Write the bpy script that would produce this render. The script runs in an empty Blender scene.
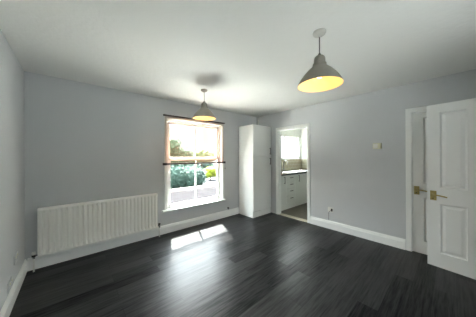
import bpy, bmesh, math, random
from mathutils import Vector, Matrix

S = bpy.context.scene
COL = S.collection
PI = math.pi
random.seed(7)

# ------------------------------------------------------------------ camera
CX, CY, CZ = 0.434, -3.374, 1.3635
YAW, ROLL, FPX, HY = 0.72212, 0.0046, 187.53, 156.6
cam_data = bpy.data.cameras.new('camera')
cam = bpy.data.objects.new('camera', cam_data)
COL.objects.link(cam)
fw = Vector((math.sin(YAW), math.cos(YAW), 0))
rt = Vector((math.cos(YAW), -math.sin(YAW), 0))
up = Vector((0, 0, 1))
r2 = rt * math.cos(ROLL) - up * math.sin(ROLL)
u2 = rt * math.sin(ROLL) + up * math.cos(ROLL)
m = Matrix((( r2.x, u2.x, -fw.x, CX), (r2.y, u2.y, -fw.y, CY), (r2.z, u2.z, -fw.z, CZ), (0, 0, 0, 1)))
cam.matrix_world = m
cam_data.sensor_width = 36
cam_data.sensor_fit = 'HORIZONTAL'
cam_data.lens = FPX * 36 / 476
cam_data.shift_y = -(158.5 - HY) / 476
cam_data.clip_start = 0.05
S.camera = cam

# ------------------------------------------------------------------ light
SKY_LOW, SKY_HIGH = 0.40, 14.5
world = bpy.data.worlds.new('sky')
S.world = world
world.use_nodes = True
nt = world.node_tree
nt.nodes.clear()
wo = nt.nodes.new('ShaderNodeOutputWorld')
bg = nt.nodes.new('ShaderNodeBackground')
tc = nt.nodes.new('ShaderNodeTexCoord')
sx = nt.nodes.new('ShaderNodeSeparateXYZ')
rp = nt.nodes.new('ShaderNodeValToRGB')
rp.color_ramp.elements[0].position = 0.0
rp.color_ramp.elements[0].color = (0.97, 0.985, 1.0, 1)
rp.color_ramp.elements[1].position = 0.9
rp.color_ramp.elements[1].color = (0.82, 0.92, 1.0, 1)
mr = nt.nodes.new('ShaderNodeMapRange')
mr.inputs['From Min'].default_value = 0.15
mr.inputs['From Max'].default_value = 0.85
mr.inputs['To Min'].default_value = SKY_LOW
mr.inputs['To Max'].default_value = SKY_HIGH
nt.links.new(tc.outputs['Generated'], sx.inputs[0])
nt.links.new(sx.outputs['Z'], rp.inputs[0])
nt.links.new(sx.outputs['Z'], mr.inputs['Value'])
nt.links.new(rp.outputs[0], bg.inputs[0])
# the half of the sky around the sun (north) is the bright one
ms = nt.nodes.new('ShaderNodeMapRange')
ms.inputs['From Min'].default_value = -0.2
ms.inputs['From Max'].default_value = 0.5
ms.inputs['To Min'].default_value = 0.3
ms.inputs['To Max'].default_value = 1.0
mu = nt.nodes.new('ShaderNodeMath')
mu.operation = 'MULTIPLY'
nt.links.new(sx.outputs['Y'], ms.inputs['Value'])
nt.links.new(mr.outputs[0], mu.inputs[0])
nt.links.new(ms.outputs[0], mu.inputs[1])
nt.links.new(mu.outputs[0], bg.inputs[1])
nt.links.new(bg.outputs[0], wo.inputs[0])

def lamp(name, kind, energy, color, loc, **kw):
    d = bpy.data.lights.new(name, kind)
    d.energy = energy
    d.color = color
    for k, v in kw.items():
        setattr(d, k, v)
    o = bpy.data.objects.new(name, d)
    o.location = loc
    COL.objects.link(o)
    return o

SUN_DIR = Vector((-0.38, -1.0, -1.70)).normalized()
sun = lamp('sun', 'SUN', 22.0, (1.0, 0.98, 0.94), (0, 6, 8), angle=0.012)
sun.rotation_euler = SUN_DIR.to_track_quat('-Z', 'Y').to_euler()

def portal(name, loc, w, h, rot):
    o = lamp(name, 'AREA', 1.0, (1, 1, 1), loc, shape='RECTANGLE', size=w, size_y=h)
    o.rotation_euler = rot
    o.data.cycles.is_portal = True
    return o
portal('living_window_portal', (2.31, 0.19, 1.25), 1.24, 1.72, (-PI / 2, 0, 0))
portal('kitchen_window_portal', (5.53, 0.19, 1.68), 1.36, 0.8, (-PI / 2, 0, 0))
portal('fill_window_portal', (1.75, -4.14, 1.5), 1.6, 1.25, (PI / 2, 0, 0))  # portal of the added rear window, source of fill daylight

S.view_settings.view_transform = 'Standard'
S.view_settings.look = 'None'
S.view_settings.gamma = 1.0
S.view_settings.use_curve_mapping = False
S.view_settings.exposure = 2.1
S.cycles.max_bounces = 12
S.cycles.diffuse_bounces = 6
S.cycles.transparent_max_bounces = 16
S.cycles.sample_clamp_indirect = 6.0
S.cycles.use_denoising = True

# ------------------------------------------------------------------ materials
def srgb(r, g, b):
    f = lambda c: (c / 255 / 12.92) if c / 255 <= 0.04045 else ((c / 255 + 0.055) / 1.055) ** 2.4
    return (f(r), f(g), f(b), 1)

def mat(name, col, rough=0.5, metal=0.0, bump=0.0, bscale=60.0, var=0.0, vscale=4.0, spec=0.5, coat=0.0):
    M = bpy.data.materials.new(name)
    M.use_nodes = True
    t = M.node_tree
    b = t.nodes['Principled BSDF']
    b.inputs['Base Color'].default_value = col
    b.inputs['Roughness'].default_value = rough
    b.inputs['Metallic'].default_value = metal
    b.inputs['Specular IOR Level'].default_value = spec
    b.inputs['Coat Weight'].default_value = coat
    c = t.nodes.new('ShaderNodeTexCoord')
    if var > 0:
        n = t.nodes.new('ShaderNodeTexNoise')
        n.inputs['Scale'].default_value = vscale
        n.inputs['Detail'].default_value = 5
        t.links.new(c.outputs['Object'], n.inputs['Vector'])
        r = t.nodes.new('ShaderNodeValToRGB')
        r.color_ramp.elements[0].position = 0.3
        r.color_ramp.elements[1].position = 0.7
        r.color_ramp.elements[0].color = tuple(x * (1 - var) for x in col[:3]) + (1,)
        r.color_ramp.elements[1].color = tuple(min(1, x * (1 + var)) for x in col[:3]) + (1,)
        t.links.new(n.outputs['Fac'], r.inputs[0])
        t.links.new(r.outputs[0], b.inputs['Base Color'])
    if bump > 0:
        n = t.nodes.new('ShaderNodeTexNoise')
        n.inputs['Scale'].default_value = bscale
        n.inputs['Detail'].default_value = 4
        t.links.new(c.outputs['Object'], n.inputs['Vector'])
        bp = t.nodes.new('ShaderNodeBump')
        bp.inputs['Strength'].default_value = bump
        bp.inputs['Distance'].default_value = 0.01
        t.links.new(n.outputs['Fac'], bp.inputs['Height'])
        t.links.new(bp.outputs[0], b.inputs['Normal'])
    return M

M_WALL = mat('grey_wall_paint', srgb(204, 206, 207), 0.75, bump=0.08, bscale=90, var=0.015, vscale=1.5, spec=0.3)
M_CEIL = mat('white_textured_ceiling', srgb(236, 236, 232), 0.85, bump=0.35, bscale=22, spec=0.2)
M_TRIM = mat('white_gloss_trim', srgb(246, 247, 244), 0.3)
M_DOOR = mat('white_door_paint', srgb(246, 247, 244), 0.35, bump=0.04, bscale=30)
M_RAD = mat('cream_radiator_enamel', srgb(250, 249, 243), 0.35)
M_CUP = mat('white_cupboard_laminate', srgb(240, 241, 238), 0.3)
M_BRASS = mat('aged_brass', srgb(184, 168, 112), 0.4, 1.0, var=0.1, vscale=30)
M_STEEL = mat('brushed_steel', srgb(120, 120, 116), 0.35, 1.0)
M_CHROME = mat('chrome', srgb(200, 202, 205), 0.12, 1.0)
M_SINK = mat('satin_stainless_steel', srgb(190, 192, 192), 0.38, 1.0)
M_BLACK = mat('black_plastic', srgb(26, 25, 25), 0.4)
M_DKBROWN = mat('dark_brown_wood', srgb(46, 34, 30), 0.5, var=0.2, vscale=12)
M_PLAST = mat('white_plastic', srgb(232, 232, 226), 0.35)
M_SOCK = mat('off_white_socket_plastic', srgb(214, 216, 216), 0.5)
M_CREAMP = mat('cream_plastic', srgb(222, 220, 192), 0.4)
M_SHADE = mat('taupe_painted_metal', srgb(142, 139, 128), 0.45, 0.25, var=0.06, vscale=15)
M_SHADEIN = mat('white_shade_lining', srgb(250, 236, 200), 0.6)
M_CORD = mat('dark_grey_cord', srgb(52, 50, 48), 0.6)
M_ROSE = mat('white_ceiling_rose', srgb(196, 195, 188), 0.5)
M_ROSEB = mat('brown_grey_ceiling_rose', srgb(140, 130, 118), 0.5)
M_KWALL = mat('kitchen_white_paint', srgb(204, 206, 200), 0.7)
M_KCAB = mat('white_kitchen_laminate', srgb(228, 229, 224), 0.3)
M_TOP = mat('black_worktop', srgb(30, 29, 29), 0.15, var=0.3, vscale=80)
M_GRAVEL = mat('lavender_grey_tarmac', srgb(40, 38, 42), 0.9, var=0.12, vscale=3)
M_BOUNCE = mat('pale_bounce_paving', srgb(240, 238, 232), 0.9, var=0.06, vscale=3)  # pale so the added unseen ground throws sunlight upwards
M_YARD = mat('grey_yard_paving', srgb(92, 91, 90), 0.9, var=0.08, vscale=3)
M_BARK = mat('brown_bark', srgb(84, 66, 50), 0.9, var=0.3, vscale=8)
M_COPING = mat('pale_coping_stone', srgb(104, 97, 88), 0.8, var=0.08, vscale=5)

def leaf_mat(name, col, var=0.35):
    M = mat(name, col, 0.7, var=var, vscale=2.2)
    return M
M_LEAFD = leaf_mat('deep_green_leaves', srgb(34, 60, 48))
M_LEAFM = leaf_mat('mid_green_leaves', srgb(30, 66, 32))
M_LEAFL = leaf_mat('lime_green_leaves', srgb(62, 84, 28))
M_LEAFY = leaf_mat('yellow_green_leaves', srgb(128, 140, 16), 0.25)

def tile_mat(name, c1, c2, cm, bw, bh, mortar, axis, rough=0.4, offset=0.5, bump=0.3):
    """bricks/tiles/planks laid in object space; axis = plane ('xz','xy','yz')"""
    M = bpy.data.materials.new(name)
    M.use_nodes = True
    t = M.node_tree
    b = t.nodes['Principled BSDF']
    b.inputs['Roughness'].default_value = rough
    c = t.nodes.new('ShaderNodeTexCoord')
    s = t.nodes.new('ShaderNodeSeparateXYZ')
    k = t.nodes.new('ShaderNodeCombineXYZ')
    t.links.new(c.outputs['Object'], s.inputs[0])
    t.links.new(s.outputs[axis[0].upper()], k.inputs[0])
    t.links.new(s.outputs[axis[1].upper()], k.inputs[1])
    br = t.nodes.new('ShaderNodeTexBrick')
    br.offset = offset
    br.inputs['Scale'].default_value = 1.0
    br.inputs['Brick Width'].default_value = bw
    br.inputs['Row Height'].default_value = bh
    br.inputs['Mortar Size'].default_value = mortar
    br.inputs['Color1'].default_value = c1
    br.inputs['Color2'].default_value = c2
    br.inputs['Mortar'].default_value = cm
    t.links.new(k.outputs[0], br.inputs['Vector'])
    t.links.new(br.outputs['Color'], b.inputs['Base Color'])
    if bump:
        bp = t.nodes.new('ShaderNodeBump')
        bp.inputs['Strength'].default_value = bump
        bp.inputs['Distance'].default_value = 0.004
        bp.invert = True
        t.links.new(br.outputs['Fac'], bp.inputs['Height'])
        t.links.new(bp.outputs[0], b.inputs['Normal'])
    return M
M_TILE = tile_mat('beige_splashback_tiles', srgb(178, 172, 148), srgb(168, 162, 138), srgb(210, 206, 192), 0.2, 0.1, 0.003, 'xz', 0.25)
M_TILEY = tile_mat('beige_splashback_tiles_side', srgb(178, 172, 148), srgb(168, 162, 138), srgb(210, 206, 192), 0.2, 0.1, 0.003, 'yz', 0.25)
M_KFLOOR = tile_mat('brown_grey_kitchen_vinyl', srgb(92, 85, 72), srgb(80, 74, 62), srgb(66, 61, 53), 0.33, 0.33, 0.003, 'xy', 0.4, 0.0)
M_BRICK = tile_mat('grey_garden_brick', srgb(48, 44, 48), srgb(38, 35, 39), srgb(56, 53, 55), 0.225, 0.075, 0.008, 'xz', 0.9)

def floor_mat():
    M = bpy.data.materials.new('charcoal_wood_laminate')
    M.use_nodes = True
    t = M.node_tree
    L = t.links.new
    b = t.nodes['Principled BSDF']
    c = t.nodes.new('ShaderNodeTexCoord')
    br = t.nodes.new('ShaderNodeTexBrick')
    br.offset = 0.37
    br.inputs['Scale'].default_value = 1.0
    br.inputs['Brick Width'].default_value = 1.22
    br.inputs['Row Height'].default_value = 0.155
    br.inputs['Mortar Size'].default_value = 0.0018
    br.inputs['Mortar Smooth'].default_value = 0.3
    br.inputs['Color1'].default_value = (0, 0, 0, 1)
    br.inputs['Color2'].default_value = (1, 1, 1, 1)
    br.inputs['Mortar'].default_value = (0.35, 0.35, 0.35, 1)
    L(c.outputs['Object'], br.inputs['Vector'])
    mp = t.nodes.new('ShaderNodeMapping')
    mp.inputs['Scale'].default_value = (1.4, 20, 1)
    L(c.outputs['Object'], mp.inputs[0])
    # shift the grain from plank to plank
    ad = t.nodes.new('ShaderNodeVectorMath')
    ad.operation = 'MULTIPLY_ADD'
    L(br.outputs['Color'], ad.inputs[0])
    ad.inputs[1].default_value = (23, 9, 5)
    L(mp.outputs[0], ad.inputs[2])
    n = t.nodes.new('ShaderNodeTexNoise')
    n.inputs['Scale'].default_value = 1.6
    n.inputs['Detail'].default_value = 7
    n.inputs['Roughness'].default_value = 0.62
    L(ad.outputs[0], n.inputs['Vector'])
    mp2 = t.nodes.new('ShaderNodeMapping')
    mp2.inputs['Scale'].default_value = (4.0, 62, 1)
    L(c.outputs['Object'], mp2.inputs[0])
    n2 = t.nodes.new('ShaderNodeTexNoise')
    n2.inputs['Scale'].default_value = 1.0
    n2.inputs['Detail'].default_value = 5
    n2.inputs['Roughness'].default_value = 0.6
    L(mp2.outputs[0], n2.inputs['Vector'])
    mg = t.nodes.new('ShaderNodeMix')
    mg.data_type = 'FLOAT'
    mg.inputs[0].default_value = 0.5
    L(n.outputs['Fac'], mg.inputs[2])
    L(n2.outputs['Fac'], mg.inputs[3])
    gc = t.nodes.new('ShaderNodeMapRange')
    gc.inputs['From Min'].default_value = 0.36
    gc.inputs['From Max'].default_value = 0.64
    L(mg.outputs[0], gc.inputs['Value'])
    mx = t.nodes.new('ShaderNodeMix')
    mx.data_type = 'FLOAT'
    mx.inputs[0].default_value = 0.38
    L(gc.outputs[0], mx.inputs[2])
    L(br.outputs['Color'], mx.inputs[3])
    r = t.nodes.new('ShaderNodeValToRGB')
    r.color_ramp.elements[0].position = 0.22
    r.color_ramp.elements[0].color = srgb(2, 2, 3)
    r.color_ramp.elements[1].position = 0.86
    r.color_ramp.elements[1].color = srgb(44, 43, 43)
    L(mx.outputs[0], r.inputs[0])
    mm = t.nodes.new('ShaderNodeMix')
    mm.data_type = 'RGBA'
    L(br.outputs['Fac'], mm.inputs[0])
    L(r.outputs[0], mm.inputs[6])
    mm.inputs[7].default_value = srgb(14, 14, 14)
    L(mm.outputs[2], b.inputs['Base Color'])
    rr = t.nodes.new('ShaderNodeMapRange')
    rr.inputs['To Min'].default_value = 0.30
    rr.inputs['To Max'].default_value = 0.44
    L(gc.outputs[0], rr.inputs['Value'])
    L(rr.outputs[0], b.inputs['Roughness'])
    sp = t.nodes.new('ShaderNodeMapRange')
    sp.inputs['To Min'].default_value = 0.06
    sp.inputs['To Max'].default_value = 0.48
    L(mx.outputs[0], sp.inputs['Value'])
    L(sp.outputs[0], b.inputs['Specular IOR Level'])
    bp = t.nodes.new('ShaderNodeBump')
    bp.inputs['Strength'].default_value = 0.16
    bp.inputs['Distance'].default_value = 0.004
    L(mg.outputs[0], bp.inputs['Height'])
    L(bp.outputs[0], b.inputs['Normal'])
    return M
M_FLOOR = floor_mat()

def glass_mat(name='window_glass', tint=(0.97, 0.99, 0.98, 1)):
    M = bpy.data.materials.new(name)
    M.use_nodes = True
    t = M.node_tree
    t.nodes.clear()
    o = t.nodes.new('ShaderNodeOutputMaterial')
    tr = t.nodes.new('ShaderNodeBsdfTransparent')
    tr.inputs[0].default_value = tint
    gl = t.nodes.new('ShaderNodeBsdfGlossy')
    gl.inputs['Roughness'].default_value = 0.02
    lw = t.nodes.new('ShaderNodeLayerWeight')
    lw.inputs[0].default_value = 0.5
    pw = t.nodes.new('ShaderNodeMath')
    pw.operation = 'POWER'
    pw.inputs[1].default_value = 5.0
    t.links.new(lw.outputs['Facing'], pw.inputs[0])
    fr = t.nodes.new('ShaderNodeMath')
    fr.operation = 'MULTIPLY_ADD'
    fr.inputs[1].default_value = 0.9
    fr.inputs[2].default_value = 0.025
    t.links.new(pw.outputs[0], fr.inputs[0])
    mx = t.nodes.new('ShaderNodeMixShader')
    t.links.new(fr.outputs[0], mx.inputs[0])
    t.links.new(tr.outputs[0], mx.inputs[1])
    t.links.new(gl.outputs[0], mx.inputs[2])
    t.links.new(mx.outputs[0], o.inputs[0])
    return M
M_GLASS = glass_mat()

def sheer_mat():
    M = bpy.data.materials.new('peach_sheer_fabric')
    M.use_nodes = True
    t = M.node_tree
    t.nodes.clear()
    o = t.nodes.new('ShaderNodeOutputMaterial')
    tr = t.nodes.new('ShaderNodeBsdfTransparent')
    tr.inputs[0].default_value = (0.93, 0.88, 0.83, 1)
    tl = t.nodes.new('ShaderNodeBsdfTranslucent')
    tl.inputs[0].default_value = srgb(84, 62, 50)
    df = t.nodes.new('ShaderNodeBsdfDiffuse')
    df.inputs[0].default_value = srgb(170, 124, 104)
    m1 = t.nodes.new('ShaderNodeMixShader')
    m1.inputs[0].default_value = 0.45
    t.links.new(tl.outputs[0], m1.inputs[1])
    t.links.new(df.outputs[0], m1.inputs[2])
    # fine weave modulates how open the cloth is
    c = t.nodes.new('ShaderNodeTexCoord')
    w = t.nodes.new('ShaderNodeTexNoise')
    w.inputs['Scale'].default_value = 240
    t.links.new(c.outputs['Object'], w.inputs['Vector'])
    # threads close up the cloth as it is seen more obliquely
    lw = t.nodes.new('ShaderNodeLayerWeight')
    lw.inputs[0].default_value = 0.5
    mr_ = t.nodes.new('ShaderNodeMapRange')
    mr_.inputs['From Min'].default_value = 0.1
    mr_.inputs['From Max'].default_value = 0.5
    mr_.inputs['To Min'].default_value = 0.12
    mr_.inputs['To Max'].default_value = 0.80
    t.links.new(lw.outputs['Facing'], mr_.inputs['Value'])
    wa = t.nodes.new('ShaderNodeMath')
    wa.operation = 'MULTIPLY_ADD'
    wa.inputs[1].default_value = 0.12
    t.links.new(w.outputs['Fac'], wa.inputs[0])
    t.links.new(mr_.outputs[0], wa.inputs[2])
    m2 = t.nodes.new('ShaderNodeMixShader')
    t.links.new(wa.outputs[0], m2.inputs[0])
    t.links.new(tr.outputs[0], m2.inputs[1])
    t.links.new(m1.outputs[0], m2.inputs[2])
    t.links.new(m2.outputs[0], o.inputs[0])
    return M
M_SHEER = sheer_mat()

def bulb_mat():
    M = bpy.data.materials.new('lit_warm_bulb')
    M.use_nodes = True
    b = M.node_tree.nodes['Principled BSDF']
    b.inputs['Base Color'].default_value = (1, 0.85, 0.6, 1)
    b.inputs['Emission Color'].default_value = (1, 0.62, 0.2, 1)
    b.inputs['Emission Strength'].default_value = 2.5
    return M
M_BULB = bulb_mat()

# ------------------------------------------------------------------ mesh helpers
def box(bm, x0, x1, y0, y1, z0, z1):
    v = [bm.verts.new((x, y, z)) for x in (x0, x1) for y in (y0, y1) for z in (z0, z1)]
    for f in ((0, 1, 3, 2), (4, 6, 7, 5), (0, 4, 5, 1), (2, 3, 7, 6), (0, 2, 6, 4), (1, 5, 7, 3)):
        bm.faces.new([v[i] for i in f])

def tube(bm, pts, r, n=10, cap=True):
    pts = [Vector(p) for p in pts]
    rings = []
    for i, p in enumerate(pts):
        d = (pts[min(i + 1, len(pts) - 1)] - pts[max(i - 1, 0)]).normalized()
        a = d.orthogonal().normalized() if i == 0 else (rings[-1][1] - d * rings[-1][1].dot(d)).normalized()
        b = d.cross(a)
        rr = r[i] if isinstance(r, (list, tuple)) else r
        rings.append(([bm.verts.new(p + a * (rr * math.cos(2 * PI * k / n)) + b * (rr * math.sin(2 * PI * k / n))) for k in range(n)], a))
    for i in range(len(rings) - 1):
        A, B = rings[i][0], rings[i + 1][0]
        for k in range(n):
            bm.faces.new((A[k], A[(k + 1) % n], B[(k + 1) % n], B[k]))
    if cap:
        bm.faces.new(list(reversed(rings[0][0])))
        bm.faces.new(rings[-1][0])

def lathe(bm, prof, n=48, center=(0, 0, 0), cap0=False, cap1=False):
    cx, cy, cz = center
    rings = [[bm.verts.new((cx + r * math.cos(2 * PI * k / n), cy + r * math.sin(2 * PI * k / n), cz + z)) for k in range(n)] for r, z in prof]
    for A, B in zip(rings, rings[1:]):
        for k in range(n):
            bm.faces.new((A[k], A[(k + 1) % n], B[(k + 1) % n], B[k]))
    if cap0:
        bm.faces.new(rings[0])
    if cap1:
        bm.faces.new(rings[-1])

def obj(name, bm, material, parent=None, smooth=False, bevel=0.0, seg=2):
    bmesh.ops.recalc_face_normals(bm, faces=bm.faces[:])
    me = bpy.data.meshes.new(name)
    bm.to_mesh(me)
    bm.free()
    me.materials.append(material)
    if smooth:
        for p in me.polygons:
            p.use_smooth = True
    o = bpy.data.objects.new(name, me)
    COL.objects.link(o)
    if parent is not None:
        o.parent = parent
    if bevel > 0:
        b = o.modifiers.new('bevel', 'BEVEL')
        b.width = bevel
        b.segments = seg
        b.limit_method = 'ANGLE'
        b.angle_limit = math.radians(40)
    return o

def boxes(name, lst, material, parent=None, bevel=0.0):
    bm = bmesh.new()
    for b in lst:
        box(bm, *b)
    return obj(name, bm, material, parent, bevel=bevel)

def tag(o, label, cat, group=None, kind=None):
    o['label'] = label
    o['category'] = cat
    if group:
        o['group'] = group
    if kind:
        o['kind'] = kind
    return o

def thing(name, label, cat, loc=(0, 0, 0), rotz=0.0, group=None, kind=None):
    o = bpy.data.objects.new(name, None)
    o.empty_display_size = 0.1
    o.location = loc
    o.rotation_euler = (0, 0, rotz)
    COL.objects.link(o)
    return tag(o, label, cat, group, kind)

def struct(name, lst, material, label, cat, bevel=0.0):
    return tag(boxes(name, lst, material, bevel=bevel), label, cat, kind='structure')

# ------------------------------------------------------------------ room shell
W, H, SY = 4.06, 2.4, -3.95
WT = 0.22                         # outer wall thickness
IT = 0.10                         # inner wall thickness
KX, KH, KY = 6.27, 2.28, -2.6     # kitchen extents

struct('floor', [(0, W + IT, SY, 0, -0.06, 0.0)], M_FLOOR,
       'dark charcoal wood-plank laminate floor of the empty living room', 'floor')
struct('ceiling', [(-IT, W + IT, SY - IT, WT, H, H + 0.08)], M_CEIL,
       'white textured ceiling with the two pendant lamps hanging from it', 'ceiling')
WX0, WX1, WZ0, WZ1 = 1.70, 2.93, 0.395, 2.06          # living room window opening
struct('wall_north', [(-IT, WX0, 0, WT, 0, H), (WX1, W + IT, 0, WT, 0, H),
                      (WX0, WX1, 0, WT, 0, WZ0), (WX0, WX1, 0, WT, WZ1, H)], M_WALL,
       'pale grey wall with the sash window and long radiator', 'wall')
struct('wall_west', [(-IT, 0, SY - IT, 0, 0, H)], M_WALL, 'pale grey wall at the far left edge of the photo', 'wall')
KD0, KD1, KDH = -0.68, -1.43, 1.985                    # kitchen doorway
ED0, ED1, EDH = -2.99, -3.81, 1.99                     # closed east door opening
struct('wall_east', [(W, W + IT, KD0, 0, 0, H), (W, W + IT, KD1, KD0, KDH, H), (W, W + IT, ED0, KD1, 0, H),
                     (W, W + IT, ED1, ED0, EDH, H), (W, W + IT, SY, ED1, 0, H)], M_WALL,
       'pale grey wall with the kitchen doorway, thermostat and white doors', 'wall')
SD0, SD1 = 2.92, 3.72                                  # entrance doorway in the south wall
RW0, RW1, RZ0, RZ1 = 0.95, 2.55, 0.9, 2.15             # added rear window for fill light
struct('wall_south', [(-IT, RW0, SY - WT, SY, 0, H), (RW0, RW1, SY - WT, SY, 0, RZ0), (RW0, RW1, SY - WT, SY, RZ1, H),
                      (RW1, SD0, SY - WT, SY, 0, H), (SD0, SD1, SY - WT, SY, 1.99, H), (SD1, W + IT, SY - WT, SY, 0, H)], M_WALL,
       'pale grey wall behind the photographer', 'wall')

# hallway stubs behind the two doorways
struct('hall_floor', [(SD0 - 0.4, W + IT, SY - WT - 1.4, SY, -0.06, -0.001)], M_FLOOR, 'dark floor of the hall outside the open entrance door', 'floor')
struct('hall_ceiling', [(SD0 - 0.4, W + IT, SY - WT - 1.4, SY - WT, H, H + 0.06)], M_CEIL, 'white ceiling of the hall outside the open entrance door', 'ceiling')
struct('wall_hall', [(SD0 - 0.46, SD0 - 0.4, SY - WT - 1.4, SY - WT, 0, H), (W + IT, W + IT + 0.06, SY - WT - 1.4, SY - WT, 0, H),
                     (SD0 - 0.46, W + IT + 0.06, SY - WT - 1.46, SY - WT - 1.4, 0, H)], M_WALL, 'pale grey walls of the hall outside the open entrance door', 'wall')

def skirt_profile(bm, p0, p1, nrm, h=0.15, t=0.02):
    """moulded skirting from p0 to p1, room side along nrm"""
    prof = [(0, 0), (t, 0), (t, h * 0.72), (t * 0.75, h * 0.78), (t * 0.75, h * 0.84), (t * 0.35, h * 0.97), (0, h)]
    rings = []
    for p in (p0, p1):
        rings.append([bm.verts.new((p[0] + nrm[0] * a, p[1] + nrm[1] * a, z)) for a, z in prof])
    n = len(prof)
    for k in range(n):
        bm.faces.new((rings[0][k], rings[0][(k + 1) % n], rings[1][(k + 1) % n], rings[1][k]))
    bm.faces.new(rings[0])
    bm.faces.new(list(reversed(rings[1])))

def skirting(name, runs, label):
    bm = bmesh.new()
    for p0, p1, n in runs:
        skirt_profile(bm, p0, p1, n)
    return tag(obj(name, bm, M_TRIM), label, 'skirting board', kind='structure')
skirting('baseboard_north', [((0.02, 0), (3.41, 0), (0, -1))], 'white skirting board running under the radiator and window')
skirting('baseboard_west', [((0, 0), (0, SY), (1, 0))], 'white skirting board along the left wall')
skirting('baseboard_east', [((W, KD1 - 0.055), (W, ED0 + 0.055), (-1, 0))], 'white skirting board between the kitchen doorway and white door')
skirting('baseboard_south', [((0.02, SY), (SD0 - 0.06, SY), (0, 1))], 'white skirting board on the wall behind the photographer')

def architrave(name, x, y0, y1, h, side, label, w=0.05, t=0.018, lining=True, depth=IT):
    """frame round an opening in a wall of constant x; y0 > y1; side=-1 faces -x"""
    xa, xb = (x + side * t, x) if side < 0 else (x, x + t)
    l = [(xa, xb, y0 - 0.012, y0 + w, 0, h + w), (xa, xb, y1 - w, y1 + 0.012, 0, h + w), (xa, xb, y1, y0, h - 0.012, h + w)]
    if lining:
        l += [(x, x + depth, y0 - 0.02, y0, 0, h), (x, x + depth, y1, y1 + 0.02, 0, h), (x, x + depth, y1, y0, h - 0.02, h)]
    return struct(name, l, M_TRIM, label, 'door frame', bevel=0.004)
architrave('trim_1', W, KD0, KD1, KDH, -1, 'white painted frame around the open kitchen doorway', w=0.05)
architrave('trim_2', W, ED0, ED1, EDH, -1, 'white painted frame around the closed white door', w=0.05)
struct('trim_3', [(SD0 - 0.05, SD0 + 0.01, SY, SY + 0.018, 0, 2.04), (SD1 - 0.01, SD1 + 0.05, SY, SY + 0.018, 0, 2.04), (SD0, SD1, SY, SY + 0.018, 1.98, 2.04),
                  (SD0, SD0 + 0.02, SY - WT, SY, 0, 1.99), (SD1 - 0.02, SD1, SY - WT, SY, 0, 1.99), (SD0, SD1, SY - WT, SY, 1.97, 1.99)], M_TRIM,
       'white painted frame of the entrance doorway behind the photographer', 'door frame', bevel=0.004)

# ------------------------------------------------------------------ living room window
win = thing('window_1', 'tall white sash window with a vertical glazing bar beside the radiator', 'window', (0, 0, 0), kind='structure')
F0, F1 = 0.05, 0.15          # frame depth in the wall
boxes('window_frame', [(WX0, WX0 + 0.045, F0, F1, WZ0, WZ1), (WX1 - 0.045, WX1, F0, F1, WZ0, WZ1),
                       (WX0, WX1, F0, F1, WZ1 - 0.045, WZ1), (WX0, WX1, F0, F1, WZ0, WZ0 + 0.035)], M_TRIM, win, bevel=0.004)
boxes('reveal_lining', [(WX0, WX0 + 0.012, 0, F0, WZ0, WZ1), (WX1 - 0.012, WX1, 0, F0, WZ0, WZ1), (WX0, WX1, 0, F0, WZ1 - 0.012, WZ1)], M_TRIM, win)
boxes('architrave', [(WX0 - 0.045, WX0 + 0.008, -0.018, 0, 0.42, WZ1 + 0.045), (WX1 - 0.008, WX1 + 0.04, -0.018, 0, 0.42, WZ1 + 0.045),
                     (WX0, WX1, -0.018, 0, WZ1 - 0.008, WZ1 + 0.045)], M_TRIM, win, bevel=0.005)
boxes('window_sill', [(WX0 - 0.09, WX1 + 0.05, -0.065, F0, 0.392, 0.42)], M_TRIM, win, bevel=0.006)
boxes('outer_sill', [(WX0 - 0.04, WX1 + 0.04, F1, WT + 0.06, 0.33, 0.385)], M_COPING, win)
def sash(name, z0, z1, y0, y1, rb, rtp):
    a, b = WX0 + 0.045, WX1 - 0.045
    st = 0.045
    xm = (a + b) / 2
    s = boxes(name, [(a, a + st, y0, y1, z0, z1), (b - st, b, y0, y1, z0, z1), (a, b, y0, y1, z0, z0 + rb), (a, b, y0, y1, z1 - rtp, z1),
                     (xm - 0.012, xm + 0.012, y0, y1, z0, z1)], M_TRIM, win, bevel=0.003)
    yy = (y0 + y1) / 2
    boxes('glass_pane', [(a + st - 0.004, xm - 0.012, yy - 0.002, yy + 0.002, z0 + rb, z1 - rtp)], M_GLASS, s)
    boxes('glass_pane', [(xm + 0.012, b - st + 0.004, yy - 0.002, yy + 0.002, z0 + rb, z1 - rtp)], M_GLASS, s)
    return s
sash('lower_sash', 0.43, 1.335, 0.050, 0.078, 0.06, 0.04)
sash('upper_sash', 1.325, 2.015, 0.079, 0.106, 0.035, 0.045)
bm = bmesh.new()
lathe(bm, [(0.001, 0), (0.012, 0.0), (0.014, 0.01), (0.008, 0.02), (0.001, 0.022)], 16, ((WX0 + WX1) / 2, 0.064, 1.335))
obj('sash_catch', bm, M_BRASS, win, smooth=True)

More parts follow.
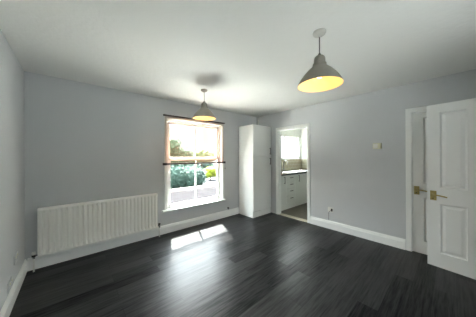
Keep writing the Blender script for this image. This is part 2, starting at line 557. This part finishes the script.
# blind
bl = thing('roller_blind', 'sheer peach blind half lowered over the sash window, dark bottom rail', 'blind', (2.305, -0.045, 0))
bx0, bx1 = -0.675, 0.668
boxes('head_rail', [(bx0, bx1, -0.012, 0.026, 2.092, 2.116)], M_DKBROWN, bl, bevel=0.004)
bm = bmesh.new()
nx, nz = 40, 30
g = []
for j in range(nz + 1):
    row = []
    for i in range(nx + 1):
        x = bx0 + 0.02 + (bx1 - bx0 - 0.04) * i / nx
        z = 1.25 + (2.10 - 1.25) * j / nz
        row.append(bm.verts.new((x, 0.004 + 0.003 * math.sin(x * 17 + z * 2), z)))
    g.append(row)
for j in range(nz):
    for i in range(nx):
        bm.faces.new((g[j][i], g[j][i + 1], g[j + 1][i + 1], g[j + 1][i]))
obj('sheer_fabric', bm, M_SHEER, bl, smooth=True)
bar = boxes('bottom_rail', [(bx0, bx1, -0.012, 0.02, 1.222, 1.252)], M_DKBROWN, bl, bevel=0.004)
boxes('end_cap', [(bx0 - 0.012, bx0 + 0.05, -0.016, 0.024, 1.216, 1.258)], M_BLACK, bar, bevel=0.004)
boxes('end_cap', [(bx1 - 0.05, bx1 + 0.012, -0.016, 0.024, 1.216, 1.258)], M_BLACK, bar, bevel=0.004)
bm = bmesh.new()
tube(bm, [(bx1 + 0.006, 0, 1.22), (bx1 + 0.012, 0, 1.18), (bx1 + 0.008, 0, 1.12)], 0.0025, 6)
tube(bm, [(bx1 + 0.008, 0, 1.125), (bx1 + 0.008, 0, 1.085)], [0.004, 0.009], 8)
obj('pull_cord', bm, M_BLACK, bl)

# ------------------------------------------------------------------ radiator
RX0, RX1, RZa, RZb = 0.115, 1.505, 0.165, 0.745
rad = thing('radiator', 'long cream ribbed panel radiator on the wall left of the window', 'radiator', ((RX0 + RX1) / 2, 0, 0))
hw = (RX1 - RX0) / 2
bm = bmesh.new()
NR = 27
per = 20
n_i = NR * per
zs = [RZa, RZa + 0.006, RZa + 0.018, RZa + 0.03, RZa + 0.045, RZa + 0.065, RZa + 0.085] + [RZa + 0.085 + (RZb - RZa - 0.17) * k / 6 for k in range(1, 6)] + \
     [RZb - 0.085, RZb - 0.065, RZb - 0.045, RZb - 0.03, RZb - 0.018, RZb - 0.006, RZb]
rows = []
for z in zs:
    row = []
    e = min(z - RZa, RZb - z)
    fade = min(1, max(0, (e - 0.018) / 0.045))
    fade = fade * fade * (3 - 2 * fade)
    edge = 0.012 * (1 - min(1, e / 0.014)) ** 2
    for i in range(n_i + 1):
        t = i / n_i
        ph = (t * NR) % 1.0
        ex = min(t, 1 - t) * (2 * hw)
        c = min(1, max(0, (min(ph, 1 - ph) - 0.12) / 0.17))   # 0 in the groove, 1 on the rib
        c = c * c * (3 - 2 * c)
        dpt = 0.030 * (1 - c) * fade
        if ex < 0.012:
            dpt *= ex / 0.012
        xe = 0.010 * (1 - min(1, ex / 0.01)) ** 2
        row.append(bm.verts.new((-hw + 2 * hw * t, -0.110 + dpt + max(edge, xe), z)))
    rows.append(row)
for A, B in zip(rows, rows[1:]):
    for i in range(n_i):
        bm.faces.new((A[i], A[i + 1], B[i + 1], B[i]))
# back skin closes the panel
bk = [bm.verts.new(p) for p in ((-hw, -0.078, RZa), (hw, -0.078, RZa), (hw, -0.078, RZb), (-hw, -0.078, RZb))]
bm.faces.new(bk)
bm.faces.new([bk[0], bk[3]] + [r[0] for r in reversed(rows)])
bm.faces.new([bk[1], bk[2]] + [r[-1] for r in reversed(rows)])
bm.faces.new([bk[0], bk[1]] + list(reversed(rows[0])))
bm.faces.new([bk[3], bk[2]] + list(reversed(rows[-1])))
obj('front_panel', bm, M_RAD, rad, smooth=False)
# convector fins, folded behind the panel
bm = bmesh.new()
nf = 70
pa = [(-hw + 0.03 + (2 * hw - 0.06) * k / nf, -0.076 if k % 2 else -0.04) for k in range(nf + 1)]
vs = [(bm.verts.new((x, y, RZa + 0.04)), bm.verts.new((x, y, RZb - 0.03))) for x, y in pa]
for a, b in zip(vs, vs[1:]):
    bm.faces.new((a[0], b[0], b[1], a[1]))
f = obj('convector_fins', bm, M_RAD, rad)
sm = f.modifiers.new('solidify', 'SOLIDIFY')
sm.thickness = 0.001
boxes('rear_bracket', [(-hw + 0.2, -hw + 0.23, -0.078, -0.003, 0.25, 0.68)], M_RAD, rad)
boxes('rear_bracket', [(hw - 0.23, hw - 0.2, -0.078, -0.003, 0.25, 0.68)], M_RAD, rad)
boxes('top_grille', [(-hw + 0.004, hw - 0.004, -0.09, -0.036, RZb - 0.008, RZb + 0.003)], M_RAD, rad, bevel=0.002)
boxes('side_cover', [(-hw - 0.003, -hw + 0.002, -0.094, -0.036, RZa + 0.01, RZb)], M_RAD, rad, bevel=0.001)
boxes('side_cover', [(hw - 0.002, hw + 0.003, -0.094, -0.036, RZa + 0.01, RZb)], M_RAD, rad, bevel=0.001)
for s in (-1, 1):
    x = s * (hw + 0.035)
    bm = bmesh.new()
    tube(bm, [(s * hw, -0.08, 0.192), (s * (hw + 0.02), -0.08, 0.192), (x, -0.08, 0.192)], 0.011, 12)
    tube(bm, [(x, -0.08, 0.155), (x, -0.08, 0.205)], 0.013, 12)
    v = obj('valve', bm, M_CHROME, rad, smooth=False, bevel=0.002)
    bm = bmesh.new()
    hb = [(0.001, 0.203), (0.017, 0.203), (0.019, 0.212), (0.019, 0.228), (0.016, 0.235), (0.001, 0.236)]
    lathe(bm, hb, 20, (x, -0.08, 0))
    h = obj('valve_head', bm, M_PLAST if s < 0 else M_BLACK, v, smooth=False)
    if s < 0:
        bm = bmesh.new()
        lathe(bm, [(0.001, 0.178), (0.018, 0.178), (0.018, 0.203), (0.001, 0.203)], 16, (x, -0.08, 0))
        obj('valve_collar', bm, M_BLACK, v)
    bm = bmesh.new()
    tube(bm, [(x, -0.08, 0.16), (x, -0.08, 0.0)], 0.0085, 12)
    obj('feed_pipe', bm, M_PLAST, rad, smooth=True)

# ------------------------------------------------------------------ tall cupboard
cx0, cx1, cyf, ch = 3.415, 4.035, -0.495, 2.075
cup = thing('tall_cupboard', 'tall white two-door cupboard in the corner beside the kitchen doorway', 'cupboard', (cx0, 0, 0))
cw = cx1 - cx0
boxes('carcass', [(0, 0.018, cyf + 0.02, -0.022, 0.0, ch), (cw - 0.018, cw, cyf + 0.02, -0.022, 0.0, ch), (0.018, cw - 0.018, cyf + 0.02, -0.022, 0.13, 0.148),
                  (0.018, cw - 0.018, cyf + 0.02, -0.022, ch - 0.018, ch), (0.018, cw - 0.018, -0.04, -0.022, 0.148, ch - 0.018), (0.018, cw - 0.018, cyf + 0.06, -0.04, 1.36, 1.378)], M_CUP, cup, bevel=0.001)
boxes('plinth', [(0.0, cw, cyf + 0.016, cyf + 0.03, 0.0, 0.124)], M_CUP, cup)
dl = boxes('lower_door', [(0.001, cw - 0.001, cyf, cyf + 0.018, 0.142, 1.358)], M_CUP, cup, bevel=0.002)
du = boxes('upper_door', [(0.001, cw - 0.001, cyf, cyf + 0.018, 1.378, ch)], M_CUP, cup, bevel=0.002)
def bar_handle(parent, x, y, z0, z1, name='handle', m_=M_STEEL, r=0.009):
    bm = bmesh.new()
    tube(bm, [(x, y - 0.028, z0), (x, y - 0.028, z1)], r, 10)
    for z in (z0 + 0.015, z1 - 0.015):
        tube(bm, [(x, y + 0.002, z), (x, y - 0.028, z)], r * 0.8, 8)
    return obj(name, bm, m_, parent, smooth=False)
bar_handle(dl, cw - 0.05, cyf, 1.17, 1.33)
bar_handle(du, cw - 0.05, cyf, 1.41, 1.57)

pp = thing('pipe_stub', 'short white upright pipe stub on top of the tall white cupboard', 'pipe', (3.80, -0.30, ch))
bm = bmesh.new()
tube(bm, [(0, 0, 0.0), (0, 0, 0.15)], 0.011, 12)
obj('pipe', bm, M_PLAST, pp, smooth=False)
bm = bmesh.new()
lathe(bm, [(0.001, 0.148), (0.016, 0.148), (0.016, 0.175), (0.001, 0.178)], 14)
obj('end_cap', bm, M_PLAST, pp)
bm = bmesh.new()
lathe(bm, [(0.001, 0.012), (0.022, 0.010), (0.026, 0.0), (0.001, 0.0)], 16)
obj('flange', bm, M_PLAST, pp)

# ------------------------------------------------------------------ doors
def panel_door(parent, w, h, t, m_):
    """four-panel moulded door: x from 0 (lock edge) to w, both faces modelled; face normals along +-y, y in [-t/2,t/2]"""
    st, mid = 0.112, 0.118
    pw = (w - 2 * st - mid) / 2
    xs = [0, st, st + pw, st + pw + mid, w - st, w]
    zs_ = [0, 0.176, 0.772, 0.966, 1.882, h]
    bm = bmesh.new()
    for s in (-1, 1):
        y = s * t / 2
        for i in range(5):
            for j in range(5):
                x0, x1, z0, z1 = xs[i], xs[i + 1], zs_[j], zs_[j + 1]
                if i in (1, 3) and j in (1, 3):
                    steps = [(0.0, 0.0), (0.005, 0.010), (0.016, 0.014), (0.046, 0.003), (0.05, 0.003)]
                    prev = None
                    for ins, dep in steps:
                        yy = y - s * dep
                        q = [bm.verts.new(p) for p in ((x0 + ins, yy, z0 + ins), (x1 - ins, yy, z0 + ins), (x1 - ins, yy, z1 - ins), (x0 + ins, yy, z1 - ins))]
                        if prev:
                            for k in range(4):
                                bm.faces.new((prev[k], prev[(k + 1) % 4], q[(k + 1) % 4], q[k]))
                        prev = q
                    bm.faces.new(prev)
                else:
                    bm.faces.new([bm.verts.new(p) for p in ((x0, y, z0), (x1, y, z0), (x1, y, z1), (x0, y, z1))])
    for (a, b) in (((0, 0), (0, h)), ((w, 0), (w, h)), ((0, 0), (w, 0)), ((0, h), (w, h))):
        bm.faces.new([bm.verts.new(p) for p in ((a[0], -t / 2, a[1]), (b[0], -t / 2, b[1]), (b[0], t / 2, b[1]), (a[0], t / 2, a[1]))])
    bmesh.ops.remove_doubles(bm, verts=bm.verts[:], dist=0.0003)
    return obj('door_panel', bm, m_, parent)

def lever(parent, x, y, z, s, k=1.0, plate_x=(-0.025, 0.03)):
    """brass backplate and lever on the face y with outward sign s; lever points to +x"""
    h = boxes('handle_plate', [(x + plate_x[0], x + plate_x[1], min(y, y + s * 0.008), max(y, y + s * 0.008), z - 0.058, z + 0.058)], M_BRASS, parent, bevel=0.003)
    bm = bmesh.new()
    tube(bm, [(x, y + s * 0.008, z + 0.01), (x, y + s * 0.045, z + 0.01)], 0.010, 12)
    tube(bm, [(x - 0.008, y + s * 0.047, z + 0.01), (x + 0.05, y + s * 0.05, z + 0.012), (x + 0.10, y + s * 0.048, z + 0.004), (x + 0.125, y + s * 0.045, z - 0.002)],
         [0.010, 0.008, 0.008, 0.006], 12)
    obj('lever', bm, M_BRASS, h, smooth=True)
    bm = bmesh.new()
    lathe(bm, [(0.0005, 0), (0.006, 0), (0.006, 0.002), (0.0005, 0.002)], 12)
    kb = obj('keyhole', bm, M_BLACK, h)
    kb.rotation_euler = (PI / 2 if s < 0 else -PI / 2, 0, 0)
    kb.location = (x, y + s * 0.0075, z - 0.035)
    return h

# closed door: lock edge at y=-3.012, runs towards -y, face flush with inner side of the wall
d1 = thing('door_1', 'closed white panelled door with brass lever, behind the open door leaf', 'door', (W + 0.030, -3.012, 0.006), -PI / 2, kind='structure')
panel_door(d1, 0.775, 1.96, 0.04, M_DOOR)
lever(d1, 0.040, -0.02, 0.872, -1)
# back of that opening
struct('wall_cupboard', [(W + IT + 0.3, W + IT + 0.36, ED1 - 0.1, ED0 + 0.1, 0, H), (W + IT, W + IT + 0.36, ED0 + 0.1, ED0 + 0.16, 0, H), (W + IT, W + IT + 0.36, ED1 - 0.14, ED1 - 0.08, 0, H)],
       M_WALL, 'wall of the closet hidden behind the closed white door', 'wall')

# open entrance door leaf, hinged on the south wall
dx, dy = -0.039, -0.283
ang = math.atan2(dy, dx)
d2 = thing('door_2', 'open white panelled door leaf with brass lever, nearest the right edge', 'door', (3.804, -3.178, 0.006), ang, kind='structure')
panel_door(d2, 0.765, 1.985, 0.04, M_DOOR)
# visible face is the one towards the room (west): local -y side after rotation
lever(d2, 0.052, -0.02, 0.868, -1)
lever(d2, 0.052, 0.02, 0.868, 1)
for z in (0.25, 1.0, 1.75):
    bm = bmesh.new()
    tube(bm, [(0.768, 0.018, z - 0.04), (0.768, 0.018, z + 0.04)], 0.006, 10)
    obj('hinge', bm, M_BRASS, d2)

# ------------------------------------------------------------------ pendants
def pendant(loc, label, rose_m):
    t = thing('pendant_lamp', label, 'pendant lamp', (loc[0], loc[1], H), group='grey bell shaped pendant lamps')
    bm = bmesh.new()
    lathe(bm, [(0.001, 0), (0.052, 0), (0.052, -0.006), (0.047, -0.018), (0.034, -0.027), (0.012, -0.031), (0.008, -0.042), (0.001, -0.042)], 32)
    obj('ceiling_rose', bm, rose_m, t, smooth=True)
    bm = bmesh.new()
    tube(bm, [(0, 0, -0.04), (0, 0, -0.195)], 0.0042, 8)
    obj('cord', bm, M_CORD, t, smooth=True)
    z0 = -0.185
    bm = bmesh.new()
    lathe(bm, [(0.001, z0 + 0.008), (0.008, z0 + 0.006), (0.013, z0 - 0.004), (0.020, z0 - 0.014), (0.020, z0 - 0.02), (0.001, z0 - 0.02)], 24)
    obj('cord_grip', bm, M_CORD, t, smooth=True)
    outer = [(0.014, -0.012), (0.030, -0.016), (0.040, -0.026), (0.044, -0.040), (0.0455, -0.068), (0.0465, -0.074), (0.052, -0.078), (0.054, -0.086), (0.054, -0.098),
             (0.058, -0.104), (0.074, -0.118), (0.098, -0.140), (0.126, -0.172), (0.150, -0.205), (0.168, -0.236), (0.176, -0.254), (0.177, -0.258)]
    inner = [(r - 0.0025, z - 0.001) for r, z in reversed(outer[2:])]
    bm = bmesh.new()
    lathe(bm, [(r, z0 + z) for r, z in outer], 64)
    sh = obj('shade', bm, M_SHADE, t, smooth=True)
    bm = bmesh.new()
    lathe(bm, [(outer[-1][0], z0 + outer[-1][1])] + [(r, z0 + z) for r, z in inner] + [(0.001, z0 - 0.03)], 64)
    obj('shade_lining', bm, M_SHADEIN, sh, smooth=True)
    bm = bmesh.new()
    lathe(bm, [(0.017, z0 - 0.02), (0.017, z0 - 0.10), (0.020, z0 - 0.104), (0.020, z0 - 0.112), (0.001, z0 - 0.112)], 20)
    obj('bulb_holder', bm, M_PLAST, t, smooth=False)
    bm = bmesh.new()
    lathe(bm, [(0.012, z0 - 0.112), (0.014, z0 - 0.125), (0.024, z0 - 0.145), (0.029, z0 - 0.165), (0.026, z0 - 0.185), (0.015, z0 - 0.197), (0.001, z0 - 0.201)], 24)
    obj('bulb', bm, M_BULB, t, smooth=True)
    l = lamp('lamp_glow', 'POINT', 0.2, (1.0, 0.52, 0.13), (0, 0, z0 - 0.222), shadow_soft_size=0.015)
    l.parent = t
    return t
pendant((1.985, -2.65), 'larger, nearer of two lit grey bell-shaped pendant lamps', M_ROSE)
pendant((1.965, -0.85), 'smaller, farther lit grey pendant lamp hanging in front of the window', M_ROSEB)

# ------------------------------------------------------------------ wall fittings
th = thing('thermostat', 'small cream thermostat box high on the right wall', 'thermostat', (W, -2.605, 1.52))
boxes('housing', [(-0.042, 0, -0.055, 0.055, -0.045, 0.045)], M_CREAMP, th, bevel=0.006)
boxes('cover', [(-0.050, -0.042, -0.012, 0.046, -0.036, 0.036)], M_PLAST, th, bevel=0.003)
bm = bmesh.new()
lathe(bm, [(0.001, 0.012), (0.015, 0.012), (0.018, 0.008), (0.018, 0), (0.001, 0)], 24)
dd = obj('dial', bm, M_CREAMP, th)
dd.rotation_euler = (0, -PI / 2, 0)
dd.location = (-0.042, -0.030, 0)

so = thing('phone_socket', 'white socket with a dark plug low on the right wall', 'socket', (W, -1.885, 0.36))
boxes('faceplate', [(-0.010, 0, -0.045, 0.055, -0.045, 0.045)], M_PLAST, so, bevel=0.003)
boxes('port_cover', [(-0.02, -0.010, -0.005, 0.04, -0.028, 0.028)], M_PLAST, so, bevel=0.002)
cb = thing('phone_cable', 'thin dark cable hanging from the white socket down to the skirting board', 'cable', (W, -1.885, 0.165))
bm = bmesh.new()
tube(bm, [(-0.026, -0.02, 0.19), (-0.024, 0.02, 0.165), (-0.014, 0.035, 0.13), (-0.010, 0.036, 0.06), (-0.012, 0.036, 0.0)], 0.004, 8)
obj('flex', bm, M_CORD, cb, smooth=True)
boxes('plug', [(-0.036, -0.0102, -0.035, -0.010, 0.172, 0.222)], M_CORD, cb, bevel=0.003)

def double_socket(y, z, label):
    t = thing('wall_socket', label, 'socket', (0, y, z), group='white sockets on the left wall')
    boxes('faceplate', [(0, 0.009, -0.073, 0.073, -0.043, 0.043)], M_SOCK, t, bevel=0.003)
    for s in (-1, 1):
        boxes('switch', [(0.009, 0.013, s * 0.035 - 0.008, s * 0.035 + 0.008, 0.012, 0.03)], M_CREAMP, t, bevel=0.001)
        boxes('pin_holes', [(0.009, 0.0095, s * 0.035 - 0.003, s * 0.035 + 0.003, -0.008, 0.004),
                            (0.009, 0.0095, s * 0.035 - 0.014, s * 0.035 - 0.007, -0.024, -0.019), (0.009, 0.0095, s * 0.035 + 0.007, s * 0.035 + 0.014, -0.024, -0.019)], M_BLACK, t)
    return t
double_socket(-0.50, 0.36, 'upper white double socket on the left wall, nearer the radiator corner')
double_socket(-0.735, 0.215, 'lower white double socket on the left wall just above the skirting board')

st = thing('cable_outlet', 'small dark cable outlet low on the wall between window and cupboard', 'outlet', (3.093, 0, 0.192))
bm = bmesh.new()
lathe(bm, [(0.001, 0.03), (0.012, 0.03), (0.016, 0.02), (0.02, 0.004), (0.02, 0), (0.001, 0)], 20)
k_ = obj('cap', bm, M_BLACK, st)
k_.rotation_euler = (PI / 2, 0, 0)
bm = bmesh.new()
tube(bm, [(0, -0.025, -0.005), (0.004, -0.03, -0.02), (0.006, -0.02, -0.04)], 0.004, 8)
obj('cable_tail', bm, M_BLACK, st)

# ------------------------------------------------------------------ kitchen
KW0, KW1, KZ0, KZ1 = 4.85, 6.21, 1.29, 2.02
struct('kitchen_floor', [(W + IT, KX, KY, 0, -0.06, 0.0)], M_KFLOOR, 'brown-grey tiled vinyl floor of the kitchen beyond the doorway', 'floor')
struct('kitchen_ceiling', [(W + IT, KX + 0.1, KY - 0.1, WT, KH, KH + 0.06)], M_CEIL, 'white ceiling of the kitchen beyond the doorway', 'ceiling')
struct('wall_kitchen_north', [(W + IT, KW0, 0, WT, 0, KH), (KW1, KX + 0.1, 0, WT, 0, KH), (KW0, KW1, 0, WT, 0, KZ0), (KW0, KW1, 0, WT, KZ1, KH)], M_KWALL,
       'white kitchen wall with the kitchen window above the worktop', 'wall')
struct('wall_kitchen_east', [(KX, KX + 0.1, KY - 0.1, 0, 0, KH)], M_KWALL, 'white far wall of the kitchen to the right of its window', 'wall')
struct('wall_kitchen_south', [(W + IT, KX, KY - 0.1, KY, 0, KH)], M_KWALL, 'white kitchen wall out of sight opposite its window', 'wall')
kw = thing('window_2', 'white kitchen window above the sink, seen through the doorway', 'window', (0, 0, 0), kind='structure')
fb = 0.05
boxes('window_frame', [(KW0, KW0 + fb, 0.03, 0.08, KZ0, KZ1), (KW1 - fb, KW1, 0.03, 0.08, KZ0, KZ1), (KW0, KW1, 0.03, 0.08, KZ1 - fb, KZ1), (KW0, KW1, 0.03, 0.08, KZ0, KZ0 + fb),
                       (5.32, 5.38, 0.03, 0.08, KZ0, KZ1), (6.0, 6.05, 0.03, 0.08, KZ0, KZ1)], M_TRIM, kw, bevel=0.004)
for a, b in ((KW0 + fb, 5.32), (5.38, 6.0), (6.05, KW1 - fb)):
    boxes('glass_pane', [(a, b, 0.053, 0.057, KZ0 + fb, KZ1 - fb)], M_GLASS, kw)
boxes('window_sill', [(KW0, KW1, -0.014, 0.03, KZ0 - 0.018, KZ0)], M_TRIM, kw, bevel=0.003)

tag(boxes('splashback', [(W + IT, KX, -0.010, -0.002, 0.922, KZ0 - 0.02)], M_TILE), 'beige tiled splashback under the kitchen window', 'splashback')
tag(boxes('splashback', [(KX - 0.010, KX - 0.002, -1.5, -0.012, 0.922, KZ0 - 0.02)], M_TILEY), 'beige tiled splashback on the far side wall of the kitchen', 'splashback')
struct('threshold_strip', [(W - 0.005, W + IT + 0.02, KD1 + 0.02, KD0 - 0.02, 0.0, 0.006)], mat('pale_metal_strip', srgb(206, 200, 184), 0.35, 0.6), 'pale metal threshold strip across the kitchen doorway', 'threshold', bevel=0.002)

FY = -0.60
def base_unit(x0, x1, label, drawers=False, hx=None):
    t = thing('base_cabinet', label, 'kitchen cabinet', (x0, 0, 0), group='white kitchen base cabinets')
    w = x1 - x0 - 0.002
    boxes('carcass', [(0, 0.016, FY + 0.02, -0.02, 0.14, 0.876), (w - 0.016, w, FY + 0.02, -0.02, 0.14, 0.876), (0.016, w - 0.016, FY + 0.02, -0.02, 0.14, 0.156),
                      (0.016, w - 0.016, -0.036, -0.02, 0.156, 0.876), (0.016, w - 0.016, FY + 0.02, FY + 0.1, 0.86, 0.876)], M_KCAB, t)
    for lx in (0.05, w - 0.05):
        for ly in (FY + 0.12, -0.1):
            boxes('leg', [(lx - 0.018, lx + 0.018, ly - 0.018, ly + 0.018, 0, 0.14)], M_BLACK, t)
    if drawers:
        hs = [0.145, 0.345, 0.53, 0.70, 0.872]
        for a, b in zip(hs, hs[1:]):
            d = boxes('drawer', [(0.0015, w - 0.0015, FY, FY + 0.018, a + 0.002, b - 0.002)], M_KCAB, t, bevel=0.002)
            zc = b - 0.065
            bm = bmesh.new()
            xc = w / 2
            tube(bm, [(xc - 0.06, FY - 0.028, zc), (xc + 0.06, FY - 0.028, zc)], 0.009, 8)
            for sx_ in (-0.045, 0.045):
                tube(bm, [(xc + sx_, FY + 0.002, zc), (xc + sx_, FY - 0.028, zc)], 0.005, 8)
            obj('handle', bm, M_STEEL, d)
    else:
        d = boxes('cabinet_door', [(0.0015, w - 0.0015, FY, FY + 0.018, 0.147, 0.870)], M_KCAB, t, bevel=0.002)
        bar_handle(d, hx - x0, FY, 0.67, 0.85)
    return t
base_unit(4.17, 4.52, 'white base cabinet with upright handle, left of the kitchen drawers', hx=4.42)
base_unit(4.52, 4.93, 'white four-drawer kitchen base cabinet seen through the doorway', drawers=True)
base_unit(4.93, 5.53, 'white base cabinet with upright handle, right of the kitchen drawers', hx=5.09)
base_unit(5.53, 6.25, 'white base cabinet in the far kitchen corner', hx=6.10)
tag(boxes('kickboard', [(4.17, 6.25, FY + 0.03, FY + 0.046, 0.0, 0.139)], M_KCAB), 'long white kickboard under the kitchen base cabinets', 'kickboard')
tag(boxes('worktop', [(W + IT + 0.004, KX - 0.004, FY - 0.02, -0.012, 0.878, 0.918)], M_TOP, bevel=0.004), 'black kitchen worktop over the white base cabinets', 'worktop')
sk = thing('kitchen_sink', 'stainless steel sink with drainer set in the black worktop', 'sink', (5.35, -0.31, 0.918))
bm = bmesh.new()
def ring_rect(bm, x0, x1, y0, y1, z):
    return [bm.verts.new(p) for p in ((x0, y0, z), (x1, y0, z), (x1, y1, z), (x0, y1, z))]
a = ring_rect(bm, -0.45, 0.45, -0.24, 0.24, 0.0)
b = ring_rect(bm, -0.445, 0.445, -0.235, 0.235, 0.006)
c = ring_rect(bm, -0.42, 0.42, -0.21, 0.21, 0.006)
d = ring_rect(bm, -0.415, 0.415, -0.205, 0.205, 0.001)
for A, B in ((a, b), (b, c), (c, d)):
    for k in range(4):
        bm.faces.new((A[k], A[(k + 1) % 4], B[(k + 1) % 4], B[k]))
bm.faces.new(d)
obj('drainer', bm, M_SINK, sk)
bm = bmesh.new()
lathe(bm, [(0.001, 0.002), (0.03, 0.002), (0.034, 0.005), (0.036, 0.002)], 20, (-0.2, 0, 0.001))
obj('plug_hole', bm, M_BLACK, sk)
tp = thing('kitchen_tap', 'tall chrome swan-neck tap standing at the kitchen sink', 'tap', (5.135, -0.09, 0.924))
bm = bmesh.new()
lathe(bm, [(0.001, 0), (0.026, 0), (0.026, 0.01), (0.02, 0.03), (0.018, 0.07), (0.001, 0.072)], 20)
obj('base', bm, M_CHROME, tp, smooth=False)
bm = bmesh.new()
pts = [(0, 0, 0.07), (0, 0, 0.20)] + [(0, -0.07 + 0.07 * math.cos(a_), 0.24 + 0.075 * math.sin(a_)) for a_ in [k * PI / 8 for k in range(0, 9)]] + [(0, -0.14, 0.2)]
tube(bm, pts, 0.011, 12)
obj('spout', bm, M_CHROME, tp, smooth=True)
bm = bmesh.new()
tube(bm, [(0.015, 0, 0.05), (0.07, -0.01, 0.065)], 0.007, 10)
obj('lever', bm, M_CHROME, tp, smooth=True)

# ------------------------------------------------------------------ added rear window (unseen, lets in fill daylight)
rw = thing('window_fill', 'added unseen window letting fill daylight in from behind the photographer', 'window', (0, 0, 0), kind='structure')
ya, yb = SY - 0.16, SY - 0.10
boxes('window_frame', [(RW0, RW0 + 0.05, ya, yb, RZ0, RZ1), (RW1 - 0.05, RW1, ya, yb, RZ0, RZ1), (RW0, RW1, ya, yb, RZ1 - 0.05, RZ1), (RW0, RW1, ya, yb, RZ0, RZ0 + 0.05),
                       (1.725, 1.775, ya, yb, RZ0, RZ1)], M_TRIM, rw, bevel=0.004)
for a_, b_ in ((RW0 + 0.05, 1.725), (1.775, RW1 - 0.05)):
    boxes('glass_pane', [(a_, b_, SY - 0.132, SY - 0.128, RZ0 + 0.05, RZ1 - 0.05)], M_GLASS, rw)
boxes('window_sill', [(RW0 - 0.05, RW1 + 0.05, SY - 0.10, SY + 0.06, RZ0 - 0.03, RZ0)], M_TRIM, rw, bevel=0.004)

# ------------------------------------------------------------------ outside
GZ = -0.75
struct('driveway', [(-40, 60, WT + 0.01, 70, GZ - 0.1, GZ)], M_GRAVEL, 'lavender-grey paved ground outside the window', 'ground')
struct('rear_ground', [(-40, 60, -50, SY - WT - 1.5, GZ - 0.1, GZ)], M_YARD, 'grey paved ground behind the house', 'ground')
struct('bounce_terrace', [(-6, 14, WT + 0.01, 2.99, GZ, GZ + 0.03)], M_BOUNCE, 'added pale ground bouncing sunlight up through the window to the ceiling', 'ground')  # added out of view as a reflector to brighten the ceiling
gw = thing('garden_wall', 'low grey brick garden wall with pale coping outside the window', 'garden wall', (0, 3.0, GZ))
boxes('brickwork', [(-3, 14, 0.0, 0.22, 0, 0.90)], M_BRICK, gw)
boxes('coping', [(-3.02, 14.02, -0.03, 0.25, 0.90, 0.96)], M_COPING, gw, bevel=0.01)

def foliage(bm, blobs, n, size, seed):
    rnd = random.Random(seed)
    vol = [b[3] * b[4] * b[5] for b in blobs]
    tot = sum(v ** (2 / 3) for v in vol)
    for (x, y, z, rx, ry, rz), v in zip(blobs, vol):
        # dark core so the crown is not see-through, then leaves round it
        m_ = Matrix.Translation((x, y, z)) @ Matrix.Diagonal((rx * 0.82, ry * 0.82, rz * 0.82, 1))
        r = bmesh.ops.create_icosphere(bm, subdivisions=3, radius=1.0, matrix=m_)
        for q in r['verts']:
            dv = q.co - Vector((x, y, z))
            q.co = Vector((x, y, z)) + dv * rnd.uniform(0.88, 1.1)
        for _ in range(int(n * v ** (2 / 3) / tot)):
            d_ = Vector((rnd.gauss(0, 1), rnd.gauss(0, 1), rnd.gauss(0, 1))).normalized()
            k = rnd.uniform(0.75, 1.08)
            p = Vector((x + d_.x * rx * k, y + d_.y * ry * k, z + d_.z * rz * k))
            a_ = Vector((rnd.gauss(0, 1), rnd.gauss(0, 1), rnd.gauss(0, 1))).normalized()
            b_ = a_.orthogonal().normalized()
            s = size * rnd.uniform(0.6, 1.3)
            bm.faces.new([bm.verts.new(q) for q in (p - a_ * s, p + b_ * s * 0.45, p + a_ * s, p - b_ * s * 0.45)])

def plant(name, label, cat, base, blobs, n, size, m_, seed, trunk=None, group=None):
    t = thing(name, label, cat, base, group=group)
    bm = bmesh.new()
    foliage(bm, blobs, n, size, seed)
    o = obj('foliage', bm, m_, t)
    if trunk:
        bm = bmesh.new()
        h, r = trunk
        tube(bm, [(0, 0, 0), (0.05, 0, h * 0.5), (0, 0.05, h)], [r, r * 0.8, r * 0.5], 10)
        obj('trunk', bm, M_BARK, t, smooth=True)
    return t
# left tall tree, falling away to the right
plant('garden_tree', 'tall green tree at the left side of the window view', 'tree', (6.0, 10.5, GZ),
      [(-0.1, 0, 2.75, 0.9, 0.8, 0.95), (0.3, 0.2, 1.9, 1.3, 0.9, 1.0), (-1.0, 0.3, 2.2, 0.9, 0.8, 0.9), (0.95, -0.1, 2.2, 0.8, 0.6, 0.7)], 6000, 0.075, M_LEAFM, 11, (1.6, 0.14), 'trees beyond the garden wall')
plant('garden_tree', 'rounded lime-green tree at the right side of the window view', 'tree', (11.2, 15.0, GZ),
      [(0, 0, 2.2, 1.3, 1.0, 0.85), (1.1, 0.2, 2.05, 0.9, 0.8, 0.65), (-0.9, 0.1, 1.9, 0.9, 0.8, 0.6)], 4200, 0.085, M_LEAFL, 12, (1.5, 0.13), 'trees beyond the garden wall')
plant('garden_hedge', 'dense dark green hedge behind the garden wall, left half of the view', 'hedge', (6.3, 9.0, GZ),
      [(-1.3, 0, 0.65, 0.9, 0.6, 0.95), (-0.4, 0.1, 0.7, 0.8, 0.6, 0.9), (0.4, 0, 0.6, 0.8, 0.6, 0.95), (1.1, 0.1, 0.6, 0.7, 0.6, 0.85)], 5200, 0.06, M_LEAFD, 13)
plant('garden_hedge', 'far bluish green hedge in front of the lime-green tree', 'hedge', (11.0, 16.6, GZ),
      [(-1.8, 0, 0.7, 1.4, 0.7, 1.05), (0, 0, 0.7, 1.4, 0.7, 1.0), (1.8, 0, 0.7, 1.4, 0.7, 1.05)], 4200, 0.08, M_LEAFD, 14)
plant('yellow_shrub', 'bright yellow-green shrub above the garden wall at right', 'shrub', (9.75, 11.0, GZ),
      [(-0.5, 0, 0.6, 0.65, 0.5, 0.42), (0.45, 0.1, 0.65, 0.75, 0.5, 0.45), (0, -0.1, 0.9, 0.7, 0.4, 0.35)], 3600, 0.05, M_LEAFY, 15, (0.4, 0.05))
